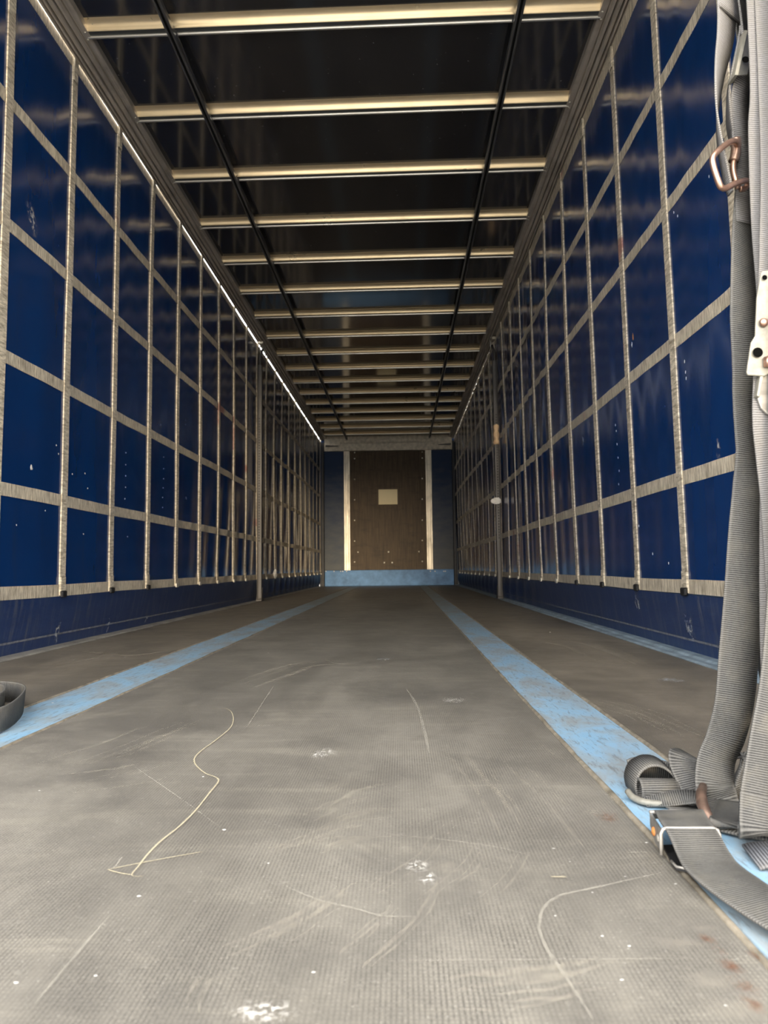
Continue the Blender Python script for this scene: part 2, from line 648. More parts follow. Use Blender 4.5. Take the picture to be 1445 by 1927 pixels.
def thing(name, loc, label, cat, group=None):
    o = bpy.data.objects.new(name, None)
    o.empty_display_size = .1
    COL.objects.link(o)
    o.location = loc
    o.matrix_world = Matrix.Translation(loc)
    return tag(o, label, cat, group)


def sstep(a, b, x):
    t = max(0.0, min(1.0, (x - a) / (b - a)))
    return t * t * (3 - 2 * t)


def frange(a, b, n):
    return [a + (b - a) * i / (n - 1) for i in range(n)]


# ------------------------------------------------------------------ the trailer's dimensions (metres)
Y0, Y1 = 0.10, 12.687          # rear sill, bulkhead face
XRL, XRR = -1.36, 0.884        # inner edges of the roof rails
ZROOF = 2.742
BOW0, BOWD, NBOW = 2.93, .5885, 17

# yard outside
g = MB().box(-60, 60, -60, 80, -1.35, -1.25).build('ground', 'ground')
tag(g, 'pale concrete yard under the trailer', 'ground', kind='structure')

# ------------------------------------------------------------------ floor
floor = MB().box(-1.56, 1.09, Y0, Y1 + .1, -.16, -.022).build('floor', 'edge')
tag(floor, 'grey trailer floor of plywood panels and light blue steel strips', 'floor', kind='structure')
for (a, b) in ((-1.445, -.914), (-.737, .288), (.444, .955)):
    MB().cbox(a, b, Y0, Y1, -.0215, 0, .0015).build('floor_panel', 'floor' if a == -.737 else 'floorside', floor)
for (a, b) in ((-.905, -.746), (.297, .435)):
    p = MB().cbox(a, b, Y0, Y1, -.0215, -.0012, .0012).build('floor_strip', 'blue', floor)
    p['label'] = 'worn light blue steel strip'
for (a, b) in ((-.914, -.905), (-.746, -.737), (.288, .297), (.435, .444)):
    mb = MB()
    ys = frange(Y0, Y1, 180)
    wob = [random.uniform(-.0016, .0016) for _ in ys]
    zz = [random.uniform(-.0008, .0014) for _ in ys]
    def bead(y, k, a=a, b=b, ys=ys, wob=wob, zz=zz):
        i = min(range(len(ys)), key=lambda q: abs(ys[q] - y)) if False else int(round((y - Y0) / (Y1 - Y0) * 179))
        x = (a + b) / 2 + (b - a) * .62 * k + wob[i]
        return (x, y, (.0012 + zz[i]) if abs(k) < .9 else -.004)
    mb.grid(bead, ys, (-1, -.4, .4, 1)).build('sealant_bead', 'seal', floor, True)
er = MB().prism([(-1.53, -.02), (-1.445, -.02), (-1.445, .002), (-1.452, .006), (-1.50, .008), (-1.53, .008)], 'Y', Y0, Y1).build('edge_rail', 'edge', floor)
er = MB().prism([(.955, -.02), (1.06, -.02), (1.06, .010), (1.0, .010), (.992, .004), (.972, .004), (.964, .006), (.955, .002)], 'Y', Y0, Y1).build('edge_rail', 'edgeblue', floor)


def poly_mark(pts, width, mat, name, z=.0012, parent=floor, nsub=6, P=None):
    """a flat worn line lying on the floor, from pixel-measured points on the floor plane"""
    P = P or [onz(*p) for p in pts]
    n = len(P)
    Q = []
    def cr(a, b, c_, d, t):
        return ((b * 2) + (c_ - a) * t + (a * 2 - b * 5 + c_ * 4 - d) * t * t + (b * 3 - a - c_ * 3 + d) * t ** 3) * .5
    for i in range(n - 1):
        for k in range(nsub):
            Q.append(cr(P[max(i - 1, 0)], P[i], P[i + 1], P[min(i + 2, n - 1)], k / nsub))
    Q.append(P[-1])
    mb = MB()
    z += .0006
    for i, q in enumerate(Q):
        t = (Q[min(i + 1, len(Q) - 1)] - Q[max(i - 1, 0)]).normalized()
        s = Vector((-t.y, t.x, 0))
        tp = min(1.0, .25 + 4.0 * min(i, len(Q) - 1 - i) / len(Q))
        w = width * tp * random.uniform(.85, 1.15) / 2
        for k in (-1, 0, 1):
            r = q + s * (w * k)
            mb.v.append((r.x, r.y, z))
    for i in range(len(Q) - 1):
        a, b = i * 3, i * 3 + 3
        mb.face([a, a + 1, b + 1, b], [(-1, 0), (0, 0), (0, 1), (-1, 1)])
        mb.face([a + 1, a + 2, b + 2, b + 1], [(0, 0), (1, 0), (1, 1), (0, 1)])
    return mb.build(name, mat, parent)


def blob_mark(px, py, rx, ry, mat, name, z=.0008, parent=floor, rot=0.0):
    """irregular flat patch on the floor centred where pixel (px, py) meets it; rx, ry in metres"""
    c = onz(px, py)
    mb = MB()
    n = 20
    mb.v.append((c.x, c.y, z))
    for i in range(n):
        a = 2 * PI * i / n
        k = random.uniform(.8, 1.15)
        x, y = math.cos(a) * rx * k, math.sin(a) * ry * k
        mb.v.append((c.x + x * math.cos(rot) - y * math.sin(rot), c.y + x * math.sin(rot) + y * math.cos(rot), z))
    for i in range(n):
        mb.face([0, 1 + i, 1 + (i + 1) % n], [(0, 0), (1, 0), (1, 0)])
    return mb.build(name, mat, parent)


def streaks(pts, spread, n, w, mat='swoosh', name='rub_mark', z=.0003):
    base = [onz(*p) for p in pts]
    for k in range(n):
        t0, t1 = random.uniform(0, .35), random.uniform(.65, 1)
        off = random.gauss(0, spread * .4)
        q = []
        for i in range(len(pts) * 2 - 1):
            t = t0 + (t1 - t0) * i / (len(pts) * 2 - 2)
            f = t * (len(pts) - 1)
            j = min(int(f), len(pts) - 2)
            p = base[j].lerp(base[j + 1], f - j)
            d = (base[j + 1] - base[j]).normalized()
            p = p + Vector((-d.y, d.x, 0)) * (off + random.uniform(-.3, .3) * w)
            q.append(p)
        poly_mark(None, w * random.uniform(.4, 1.3), mat, name, z + .00005 * k, P=q)


SC = 'scratch_mark'
poly_mark([(394, 1335.5), (423, 1334.5), (437, 1344), (436, 1367), (409, 1392), (379, 1414), (366, 1429), (369, 1442), (386, 1457), (411, 1469), (394, 1494), (369, 1526), (339, 1556), (304, 1584), (279, 1609), (262, 1631), (248, 1650), (269, 1652)], .0036, 'scratch', SC)
poly_mark([(381, 1604.6), (290, 1621), (202, 1638.5)], .0026, 'scratch', SC, .0007)
poly_mark([(202, 1638.5), (225, 1645), (249, 1649)], .0024, 'scratch', SC, .0008)
poly_mark([(229, 1615), (215, 1635)], .0035, 'scratchfaint', SC, .0007)
poly_mark([(249, 1442), (340, 1505), (423, 1566)], .0022, 'scratchfaint', SC)
poly_mark([(204, 1728), (130, 1815), (65, 1893)], .0026, 'scratchfaint', SC)
poly_mark([(516, 1290), (490, 1330), (463, 1372)], .004, 'scratchfaint', SC)
poly_mark([(538, 1671), (598, 1696), (668, 1713), (720, 1727), (795, 1729)], .0030, 'scratchfaint', SC)
poly_mark([(1247, 1644), (1172, 1661), (1101, 1677), (1056, 1687), (1026, 1707), (1016, 1732), (1016, 1757), (1031, 1792), (1061, 1837), (1091, 1882), (1116, 1922)], .0042, 'scratchfaint', SC, .0009)
poly_mark([(720, 1812), (1021, 1809.6), (1317, 1807)], .0014, 'scratchfaint', SC)
poly_mark([(765, 1298), (785, 1330), (798, 1375), (808, 1421)], .009, 'scratchfaint', SC)
poly_mark([(1180, 1607), (1225, 1606)], .0045, 'scratchfaint', SC)
poly_mark([(1036, 1653), (1066, 1653)], .003, 'scratch', SC)
poly_mark([(430, 1367), (560, 1366), (720, 1367)], .003, 'scratchfaint', SC)
poly_mark([(600, 1236), (625, 1247), (652, 1252)], .007, 'scratchfaint', SC)
poly_mark([(720, 1570), (900, 1590), (1000, 1612)], .0022, 'scratchfaint', SC, .0007)
SW = 'rub_mark'
streaks([(388, 1808), (448, 1783), (523, 1750), (598, 1710), (663, 1658)], .016, 6, .007)
streaks([(448, 1606), (523, 1599), (573, 1581), (643, 1571), (720, 1574)], .022, 6, .007)
for (a, b, c_) in (((560, 1552), (640, 1512), (722, 1492)), ((590, 1565), (660, 1532), (740, 1518)), ((560, 1590), (640, 1560), (730, 1545)), ((600, 1530), (660, 1490), (735, 1470)), ((585, 1500), (640, 1470), (700, 1455)), ((570, 1620), (650, 1585), (760, 1580))):
    streaks([a, b, c_], .028, 4, .008)
streaks([(340, 1920), (365, 1860), (376, 1840)], .012, 3, .006)
streaks([(600, 1850), (680, 1790), (760, 1720), (800, 1650)], .07, 7, .005)
streaks([(60, 1450), (200, 1400), (330, 1352)], .10, 7, .016)
streaks([(110, 1470), (230, 1455), (330, 1430)], .08, 5, .014)
streaks([(860, 1900), (1050, 1880), (1200, 1850)], .06, 7, .010)
streaks([(120, 1226), (250, 1236), (380, 1222)], .10, 6, .03)
streaks([(30, 1262), (130, 1240), (230, 1215)], .14, 6, .03)
streaks([(1010, 1200), (1100, 1215), (1210, 1262)], .12, 6, .03)
streaks([(1080, 1310), (1200, 1340), (1300, 1390)], .10, 7, .016)
streaks([(900, 1400), (980, 1480), (1080, 1600)], .14, 8, .012)
streaks([(420, 1300), (560, 1250), (700, 1240)], .2, 8, .03)
streaks([(800, 1720), (900, 1640), (950, 1560)], .12, 7, .005)
PT = 'scuff_patch'
blob_mark(613, 1417, .026, .036, 'patch', PT)
blob_mark(597, 1422, .014, .022, 'patch', PT, .0009)
blob_mark(785, 1632, .016, .02, 'patch', PT)
blob_mark(806, 1655, .014, .018, 'patch', PT)
blob_mark(835, 1634, .022, .02, 'swoosh', PT, .0009)
blob_mark(491, 1905, .030, .016, 'patch', PT)
blob_mark(853, 1318, .035, .04, 'patch', PT)
blob_mark(1262, 1280, .05, .05, 'pale', PT)
blob_mark(722, 1240, .04, .05, 'pale', PT)
blob_mark(1143, 1538, .020, .024, 'rustpatch', PT)
blob_mark(1118, 1530, .016, .024, 'swoosh', PT)
for (x, y, r) in ((1375, 1820, .010), (1330, 1768, .008), (1400, 1856, .012), (1350, 1790, .007), (1425, 1800, .008), (1418, 1893, .010)):
    blob_mark(x, y, r, r * 1.6, 'rustpatch', PT, .0009, floor, .5)
for (x, y, r) in ((1345, 1850, .020), (1390, 1900, .022), (1310, 1745, .014), (1290, 1780, .018)):
    blob_mark(x, y, r * 1.8, r, 'swoosh', PT, .0011, floor, -.3)

# ------------------------------------------------------------------ bulkhead
wf = MB().box(-1.50, 1.06, Y1 + .03, Y1 + .10, -.021, 2.741).build('wall_front', 'fpanel')
tag(wf, 'front bulkhead of the trailer with brown plywood and steel posts', 'wall', kind='structure')
YF = Y1
for (a, b) in ((-1.405, -1.046), (.562, .935)):
    p = MB().cbox(a, b, YF + .010, YF + .030, .285, 2.475, .004).build('side_panel', 'fpanel', wf)
MB().cbox(-.934, .452, YF + .012, YF + .03, .285, 2.475, .003).build('plywood_panel', 'ply', wf)
for (a, b) in ((-1.046, -.934), (.450, .562)):
    MB().prism([(a, YF + .03), (a, YF - .006), (a + .004, YF - .010), (a + .030, YF - .010), (a + .036, YF - .002), (b - .036, YF - .002), (b - .030, YF - .010), (b - .004, YF - .010), (b, YF - .006), (b, YF + .03)], 'Z', .285, 2.475).build('post', 'galv', wf)
for (a, b) in ((-1.462, -1.405), (.935, .992)):
    MB().prism([(a, YF + .03), (a, YF - .012), (a + .012, YF - .022), (b - .012, YF - .022), (b, YF - .008), (b, YF + .03)], 'Z', .001, 2.63).build('corner_post', 'darkpost', wf)
kb = MB().cbox(-1.40, .932, YF - .02, YF + .03, .001, .286, .006).build('kick_board', 'kick', wf)
kb['label'] = 'light blue steel kick board'
hb = MB().prism([(YF + .03, 2.466), (YF - .03, 2.466), (YF - .034, 2.470), (YF - .034, 2.60), (YF - .02, 2.606), (YF - .012, 2.640), (YF - .012, 2.741), (YF + .03, 2.741)], 'X', -1.40, .94).build('header_beam', 'beam', wf)
for (a, b) in ((-1.38, -1.11), (.66, .91)):
    g_ = MB()
    g_.prism([(a, 2.56), (b, 2.575), (b, 2.665), (a, 2.68)], 'Y', YF - .05, YF - .034).build('gusset_plate', 'beam', wf)
for (a, b, s) in ((-1.37, -1.14, 1), (.92, .69, -1)):
    MB().prism([(a, 2.545), (b, 2.552), (b, 2.557), (a, 2.575)] if s > 0 else [(b, 2.552), (a, 2.545), (a, 2.575), (b, 2.557)], 'Y', YF - .075, YF - .034).build('bracket_arm', 'post', wf)
scr = MB().dome((0, 0, 0), (0, -1, 0), .013, .006).build('screw', 'screw', wf, True)
big = MB().dome((0, 0, 0), (0, -1, 0), .020, .010).build('screw', 'bright', wf, True)
spots = []
for (sx, yy) in ((667.2, (851.6, 863, 901.9, 940.5, 979.3, 1018.3, 1057.6)), (794.5, (850.6, 862, 900.4, 939.2, 978.7, 1017, 1056.5))):
    for y in yy:
        spots.append((sx, y))
spots += [(673.5, 1039), (788.3, 1038)]
first = True
for (x, y) in spots:
    q = at(x, y, YF + .011)
    if first:
        scr.location = q; first = False
    else:
        copy_obj(scr, wf, q)
for i, (x, y) in enumerate(((731, 1038.5), (722.9, 1058.8), (738, 1058.8))):
    q = at(x, y, YF + .010)
    if i == 0: big.location = q
    else: copy_obj(big, wf, q)
for (x, y) in ((613, 1075), (628.4, 1075), (641, 1075), (645, 1075), (652, 1075), (810, 1075), (818.5, 1075), (835, 1075), (838, 1075)):
    q = at(x, y, YF - .02)
    o = copy_obj(scr, wf, q)
    o.scale = (.8, .8, .8)
q0, q1 = at(712, 921, YF), at(748, 949, YF)
pn = MB().cbox(q0.x, q1.x, YF + .003, YF + .012, q1.z, q0.z, .002).build('notice_board', 'paper')
tag(pn, 'blank cream notice board fixed on the brown plywood bulkhead', 'board')

# ------------------------------------------------------------------ roof
ceil = MB().box(-1.42, .95, Y0, Y1 + .1, ZROOF, ZROOF + .015).build('ceiling', 'roof')
tag(ceil, 'dark glossy roof sheet carried on aluminium bows', 'roof', kind='structure')
SK = -.012
prof = [(-.034, ZROOF + .001), (-.034, ZROOF - .0006), (-.024, ZROOF - .003), (-.014, ZROOF - .0085), (-.007, ZROOF - .0165), (-.003, ZROOF - .026), (.000, ZROOF - .034), (.003, ZROOF - .036), (.006, ZROOF - .034), (.006, ZROOF + .001)]
prof2 = [(.006, ZROOF - .004), (.006, ZROOF - .030), (.012, ZROOF - .033), (.030, ZROOF - .033), (.030, ZROOF - .030), (.050, ZROOF - .030), (.050, ZROOF - .004)]
prof3 = [(.0305, ZROOF - .0302), (.0305, ZROOF - .037), (.033, ZROOF - .041), (.037, ZROOF - .043), (.041, ZROOF - .042), (.044, ZROOF - .036), (.044, ZROOF - .0302)]
bow = autosmooth(MB().prism(prof, 'X', XRL - .012, XRR + .012, SK).build('roof_bow', 'bow', ceil), 38)
chn = MB().prism(prof2, 'X', XRL - .012, XRR + .012, SK).build('bow_channel', 'channel', bow)
lip = autosmooth(MB().prism(prof3, 'X', XRL - .012, XRR + .012, SK).build('bow_lip', 'lip', bow), 50)
for k in range(-4, NBOW):
    y = BOW0 + BOWD * k - .05
    if k == -4:
        bow.location = (0, y, 0)
    else:
        c = copy_obj(bow, ceil, (0, y, 0))
        for ch in (chn, lip):
            d = ch.copy()
            COL.objects.link(d)
            d.parent = c
            d.matrix_parent_inverse = Matrix.Identity(4)


def side_rail(name, s, xin, label):
    """roof side rail, s=-1 left, +1 right; profile measured from the inner edge outwards"""
    pr = [(0, 2.712), (0, 2.7045), (.003, 2.703), (.036, 2.703), (.037, 2.712), (.041, 2.712), (.042, 2.692), (.046, 2.689), (.064, 2.688), (.065, 2.730), (.073, 2.730), (.074, 2.682), (.077, 2.679), (.093, 2.676), (.094, 2.725), (.103, 2.725), (.104, 2.672), (.108, 2.669), (.113, 2.670), (.114, 2.715), (.121, 2.715), (.122, 2.665), (.131, 2.664), (.131, 2.78), (-.02, 2.78), (-.02, 2.744), (.004, 2.744)]
    kx = .80 if s < 0 else .78
    pts = [(xin + s * a * kx, z) for (a, z) in pr]
    if s < 0:
        pts = pts[::-1]
    o = MB().prism(pts, 'Y', Y0, Y1 + .02).build(name, 'rail')
    tag(o, label, 'rail', kind='structure')
    rv = None
    for k in range(-3, NBOW):
        y = BOW0 + BOWD * k - .05 + (SK * 2.2 if s > 0 else 0)
        for dy in (.004, .046):
            loc = (xin + s * (.012 if dy < .02 else .018), y + dy, 2.704)
            if rv is None:
                rv = MB().dome((0, 0, 0), (0, 0, -1), .006, .0045).build('rivet', 'bright', o, True)
                rv.location = loc
            else:
                copy_obj(rv, o, loc)
    return o


side_rail('trim_1', -1, XRL, 'grooved aluminium roof rail along the top of the left curtain')
side_rail('trim_2', 1, XRR, 'grooved aluminium roof rail along the top of the right curtain')

# the two slotted tracks under the bows that carry the straps
for (x, lab) in ((-.985, 'dark slotted steel strap track under the roof, left one of the two'), (.532, 'dark slotted steel strap track under the roof, right one above hanging straps')):
    t = thing('strap_track', (x, Y0 + .1, 2.66), lab, 'track', 'strap tracks under the roof bows')
    zt, zb = 2.6985, 2.667
    MB().prism([(x - .016, zt), (x - .016, zb + .004), (x - .013, zb), (x - .006, zb), (x - .006, zb + .006), (x - .011, zb + .008), (x - .011, zt - .004), (x + .011, zt - .004), (x + .011, zb + .008), (x + .006, zb + .006), (x + .006, zb), (x + .013, zb), (x + .016, zb + .004), (x + .016, zt)], 'Y', Y0 + .1, YF - .034).build('channel', 'track', t)
    MB().box(x - .0108, x + .0108, Y0 + .1, YF - .034, zt - .012, zt - .0045).build('slot', 'slot', t)
    hg = None
    for k in range(0, NBOW, 2):
        loc = (x, BOW0 + BOWD * k - .03 + SK * (x - XRL), zt)
        if hg is None:
            hg = MB().box(-.02, .02, -.012, .012, -.001, .0035).build('clip', 'track', t)
            hg.matrix_parent_inverse = t.matrix_world.inverted()
            hg.location = loc
        else:
            copy_obj(hg, t, loc)

# ------------------------------------------------------------------ curtains
ZH = (.244, .630, 1.129, 1.636, 2.117, 2.617)
ZTOP = 2.646
YC0, YC1 = .18, Y1 + .028


def XL(y, z):
    x = -1.474
    if z < .20:
        x -= .034 * ((.20 - z) / .20)
    a = .0015 + .0045 * sstep(6.6, 9.0, y)
    env = sstep(0, .5, z) * (1 - sstep(2.2, 2.6, z) * .8)
    x += a * env * (.6 * math.sin(2 * PI * (y / .254 + .25 * math.sin(1.7 * z))) + .5 * math.sin(2 * PI * (y / .61 - .3 * z)))
    x += .010 * math.sin(y * 1.3 + .4) * math.sin(PI * min(1, max(0, z / 2.6))) * sstep(3, 5, y)
    x += .006 * sstep(4.0, 6.0, y) * (1 - sstep(.5, 1.3, z)) * sstep(.15, .3, z) * math.sin(2 * PI * (y / .33 - .45 * z))
    if z < .22:
        x += .018 * sstep(7.0, 8.5, y) * math.sin(2 * PI * (y / .38 + z * 1.5)) * math.sin(PI * max(0, z) / .22)
    return x


def XR(y, z):
    x = 1.0108 - .0105 * (z - .25)
    if z < .20:
        x += .026 * ((.20 - z) / .20)
    a = .0010 + .0042 * sstep(3.4, 6.0, y)
    env = sstep(.1, .45, z) * (1 - sstep(1.7, 2.6, z) * .55)
    ph = y / .254 + .18 * math.sin(2.1 * z + y * .7) - .10 * z
    sx = math.sin(2 * PI * ph)
    x += a * env * (.75 * math.copysign(abs(sx) ** .75, sx) + .55 * math.sin(2 * PI * (y / .163 + .42 * z + .3 * math.sin(y * 2.1))))
    x += .018 * math.sin(y * .9 + 1.0) * math.sin(PI * min(1, max(0, z / 2.6))) * sstep(3, 5, y)
    if z < .22:
        x += .022 * sstep(5.0, 6.6, y) * math.sin(2 * PI * (y / .40 + z * 2.0)) * math.sin(PI * max(0, z) / .22)
    return x


def lift(s, y):
    return .031 * (1 - .58 * sstep(4.2, 6.8, y)) if s < 0 else .0125 * (1 - .45 * sstep(6.6, 9.0, y))


def curtain(s, fx, y_first, dy, nstrap, label, ztop):
    root = thing('side_curtain', (fx(4, 0), 4.0, 0.0), label, 'curtain', 'side curtains of the trailer')
    sgn = -s   # inward direction in X
    ys = frange(YC0, YC1, 560)
    zs = frange(.215, ztop, 56)
    MB().grid(lambda y, z: (fx(y, z), y, z + lift(s, y) * sstep(2.3, ztop, z)), ys, zs).build('tarpaulin', 'tarp', root, True).modifiers.new('thickness', 'SOLIDIFY').thickness = .0015
    zs2 = frange(-.012, .236, 13)
    sk = MB().grid(lambda y, z: (fx(y, z) + sgn * .001, y, z), ys, zs2).build('skirt', 'skirt', root, True)
    sk['label'] = 'dark scuffed lower skirt'
    # hem seam on the skirt
    MB().grid(lambda y, z: (fx(y, z) + sgn * .0028, y, z), ys, (.050, .054, .058)).build('hem_seam', 'pale_seam', root, True)

    def band(y0, y1, z0, z1, off, th, ny, nz, mat, name, wob=0.0):
        ysb = frange(y0, y1, ny)
        zsb = frange(z0, z1, nz)
        mb = MB()
        ph = random.uniform(0, 6)
        def f(y, z):
            w = wob * math.sin(3.1 * z + ph) + wob * .6 * math.sin(7.3 * z + 2 * ph)
            wz = .0015 * math.sin(5 * y + ph) if nz < 5 else 0
            return (fx(y, z) + sgn * (off + th), y + w, z + wz + lift(s, y) * sstep(2.3, ztop, z))
        mb.grid(f, ysb, zsb)
        n = len(mb.v)
        # rim back to the sheet
        rim = []
        nzv, nyv = len(zsb), len(ysb)
        rim += [i * nzv for i in range(nyv)]
        rim += [(nyv - 1) * nzv + j for j in range(1, nzv)]
        rim += [i * nzv + nzv - 1 for i in range(nyv - 2, -1, -1)]
        rim += [j for j in range(nzv - 2, 0, -1)]
        for r in rim:
            x, y, z = mb.v[r]
            mb.v.append((x - sgn * (th + off * .9), y, z))
        for i in range(len(rim)):
            j = (i + 1) % len(rim)
            mb.face([rim[i], rim[j], n + j, n + i])
        return autosmooth(mb.build(name, mat, root), 50)

    for i, z in enumerate(ZH):
        z1 = z + .025 if i < 5 else ztop
        band(YC0, YC1, z - .025, z1, .0015, .0015, 560, 3, 'bandh', 'horizontal_strap')
    for k in range(nstrap):
        y = y_first + dy * k
        if y > YC1 - .05 or y < YC0 + .03:
            continue
        st = band(y - .0235, y + .0235, ZH[0] - .022, ztop - .004, .0035, .0028, 4, 60, 'bandv', 'vertical_strap', .0022)
        x = fx(y, ZH[0]) + sgn * .0066
        far = y > 4.4  # same cap: black near the rear, bright metal further in
        # doubled strap end, hook cap and roller loop at the top
        mb = MB()
        xb = [x, x + sgn * .0035]
        xc = [x, x + sgn * .012]
        MB().cbox(min(xb), max(xb), y - .0225, y + .0225, ZH[0] - .004, ZH[0] + .056, .0015).build('strap_end', 'bandv', st)
        MB().cbox(min(xc), max(xc), y - .021, y + .021, ZH[0] - .032, ZH[0] - .003, .004).build('buckle', 'black' if not far else 'bright', st)
        xt = fx(y, ztop - .05) + sgn * .006
        xs = [xt, xt + sgn * .005]
        MB().cbox(min(xs), max(xs), y - .020, y + .020, ztop - .085, ztop - .012, .002).build('strap_loop', 'bandv', st)
        MB().cbox(min(xt - sgn * .010, xt + sgn * .007), max(xt - sgn * .010, xt + sgn * .007), y - .019, y + .019, ztop - .014, 2.668, .002).build('roller_hanger', 'galv', st)
    return root


M['pale_seam'] = mat_simple('pale_stitched_seam', (.16, .17, .20), .6, 0, .3, 40, .4)
cl = curtain(-1, XL, 2.9997 - .508 * 5, .508, 26, 'blue tarpaulin side curtain on the left with beige webbing grid', 2.642)
cr_ = curtain(1, XR, 2.5235 - .508 * 4, .508, 26, 'blue tarpaulin side curtain on the right, wrinkled, with webbing grid', 2.652)


def curtain_mark(side, px, py, ry, rz, mat, name='tear_mark', rot=0.0):
    root, fx, sg = (cl, XL, 1) if side < 0 else (cr_, XR, -1)
    X = -1.47 if side < 0 else 1.005
    for _ in range(4):
        q = onx(px, py, X)
        X = fx(q.y, q.z) + sg * .002
    mb = MB()
    n = 14
    mb.v.append((fx(q.y, q.z) + sg * .0035, q.y, q.z))
    for i in range(n):
        a = 2 * PI * i / n
        k = random.uniform(.6, 1.2)
        y_, z_ = math.cos(a) * ry * k, math.sin(a) * rz * k
        y2, z2 = q.y + y_ * math.cos(rot) - z_ * math.sin(rot), q.z + y_ * math.sin(rot) + z_ * math.cos(rot)
        mb.v.append((fx(y2, z2) + sg * .0022, y2, z2))
    for i in range(n):
        mb.face([0, 1 + i, 1 + (i + 1) % n], [(0, 0), (1, 0), (1, 0)])
    return mb.build(name, mat, root)


curtain_mark(1, 1191, 634, .008, .018, 'orange')
curtain_mark(1, 1189, 648, .006, .012, 'paper2')
curtain_mark(1, 1097, 829, .022, .045, 'pale')
curtain_mark(1, 1352, 845, .020, .045, 'pale')
curtain_mark(1, 1255, 432, .02, .04, 'rustpatch', 'stain')
curtain_mark(1, 978, 918, .05, .03, 'pale')
curtain_mark(-1, 59, 880, .010, .012, 'paper2')
curtain_mark(-1, 301, 798, .05, .035, 'pale')
curtain_mark(-1, 349, 796, .012, .045, 'pale')
curtain_mark(-1, 60, 412, .05, .10, 'pale', 'tear_mark', .6)
curtain_mark(-1, 350, 938, .02, .02, 'pale')
curtain_mark(-1, 108, 1190, .03, .07, 'pale', 'scuff')
curtain_mark(-1, 203, 1180, .03, .06, 'pale', 'scuff')
curtain_mark(-1, 275, 1165, .03, .06, 'pale', 'scuff')
curtain_mark(1, 1298, 1180, .05, .06, 'pale', 'scuff')
curtain_mark(1, 1200, 1135, .05, .05, 'pale', 'scuff')
for (x, y) in ((237, 852), (236.7, 874.5), (236.5, 895.5), (236.2, 917), (235, 938.5), (308, 860), (308, 882), (308, 901), (307, 918), (306, 936), (306, 955), (160, 891), (136, 892), (165, 919), (106, 838), (110, 854), (157, 1005), (240, 1010), (85, 961), (31, 988)):
    curtain_mark(-1, x, y, .005, .004, 'paper2', 'puncture')
for (x, y) in ((1158, 800), (1159.5, 811), (1161, 836), (1163, 861), (1165, 886), (1164, 911), (1290, 700), (1291, 712), (1288, 680), (1228, 1042), (1202, 990), (1258, 1060), (1275, 406), (1268, 400), (1334, 332)):
    curtain_mark(1, x, y, .004, .006, 'paper2', 'puncture')

# ------------------------------------------------------------------ middle posts
def mid_post(x, y, s, label):
    t = thing('side_post', (x, y, 0), label, 'post', 'middle posts between roof and floor')
    i = -s
    a = MB().prism([(x - .022, y - .02), (x - .006, y - .024), (x + .006, y - .024), (x + .022, y - .02), (x + .022, y + .03), (x - .022, y + .03)], 'Z', .012, 2.40).build('post_body', 'post', t)
    MB().tube([(x, y, 2.38), (x, y, 2.44), (x - i * .004, y + .02, 2.50), (x + i * .016, y + .05, 2.58)], .012, 10).build('post_tube', 'post', t, True)
    sb = MB()
    for k in range(46):
        z = .60 + k * .0275
        sb.box(x - .0055, x + .0055, y - .0252, y - .022, z, z + .013)
    sb.build('slot_row', 'slot', t, False, 'stuff')
    MB().cbox(x - .012, x + .012, y - .0248, y - .0235, .585, 1.875, .0005).build('slot_strip', 'post', t)
    MB().prism([(y - .03, .0085), (y + .10, .0085), (y + .10, .016), (y + .045, .05), (y + .036, .14), (y + .03, .14), (y - .03, .02)], 'X', x - .026, x + .026).build('post_foot', 'post', t)
    for k, dx in enumerate((-.02, .0, .022)):
        MB().tube([(x + i * .014 + dx, y + .045 + .03 * k, 2.53), (x + i * .01 + dx, y + .04 + .03 * k, 2.60), (x + i * .02 + dx, y + .055 + .03 * k, 2.667)], .005, 7).build('hanger_hook', 'bright', t, True)
    MB().cbox(x - .02, x + .03, y + .02, y + .14, 2.635, 2.664, .004).build('roller_carriage', 'galv', t)
    return t


mid_post(-1.425, 6.97, -1, 'grey steel middle post against the left curtain')
mid_post(.965, 6.97, 1, 'grey steel middle post against the right curtain, wrapped with tan tape')
tp = MB()
px_, py_ = .965, 6.97
prf = []
nz = 9
for j in range(nz):
    z = 1.545 + .215 * j / (nz - 1)
    rad = .030 + .003 * math.sin(j * 2.1) - (.010 if j == nz - 1 else 0)
    prf.append((z, rad))
for (z, rad) in prf:
    for k in range(12):
        a = 2 * PI * k / 12
        tp.v.append((px_ + math.cos(a) * rad, py_ + .003 + math.sin(a) * (rad + .004), z))
for j in range(nz - 1):
    for k in range(12):
        l = (k + 1) % 12
        tp.face([j * 12 + k, j * 12 + l, j * 12 + 12 + l, j * 12 + 12 + k])
tp.face([k for k in range(11, -1, -1)])
tp.face([(nz - 1) * 12 + k for k in range(12)])
tag(tp.build('tape_wrap', 'tape', None, True), 'tan tape wound round the right middle post', 'tape')


def crumple(name, c, sx, sy, sz, mat, label, cat, seed):
    rnd = random.Random(seed)
    mb = MB()
    nu, nv = 9, 6
    for j in range(nv + 1):
        th = PI * j / nv
        for i in range(nu):
            ph = 2 * PI * i / nu
            k = rnd.uniform(.55, 1.25)
            mb.v.append((c[0] + sx * k * math.sin(th) * math.cos(ph), c[1] + sy * k * math.sin(th) * math.sin(ph), c[2] + sz * k * math.cos(th)))
    for j in range(nv):
        for i in range(nu):
            l = (i + 1) % nu
            mb.face([j * nu + i, (j + 1) * nu + i, (j + 1) * nu + l, j * nu + l])
    return tag(mb.build(name, mat), label, cat)


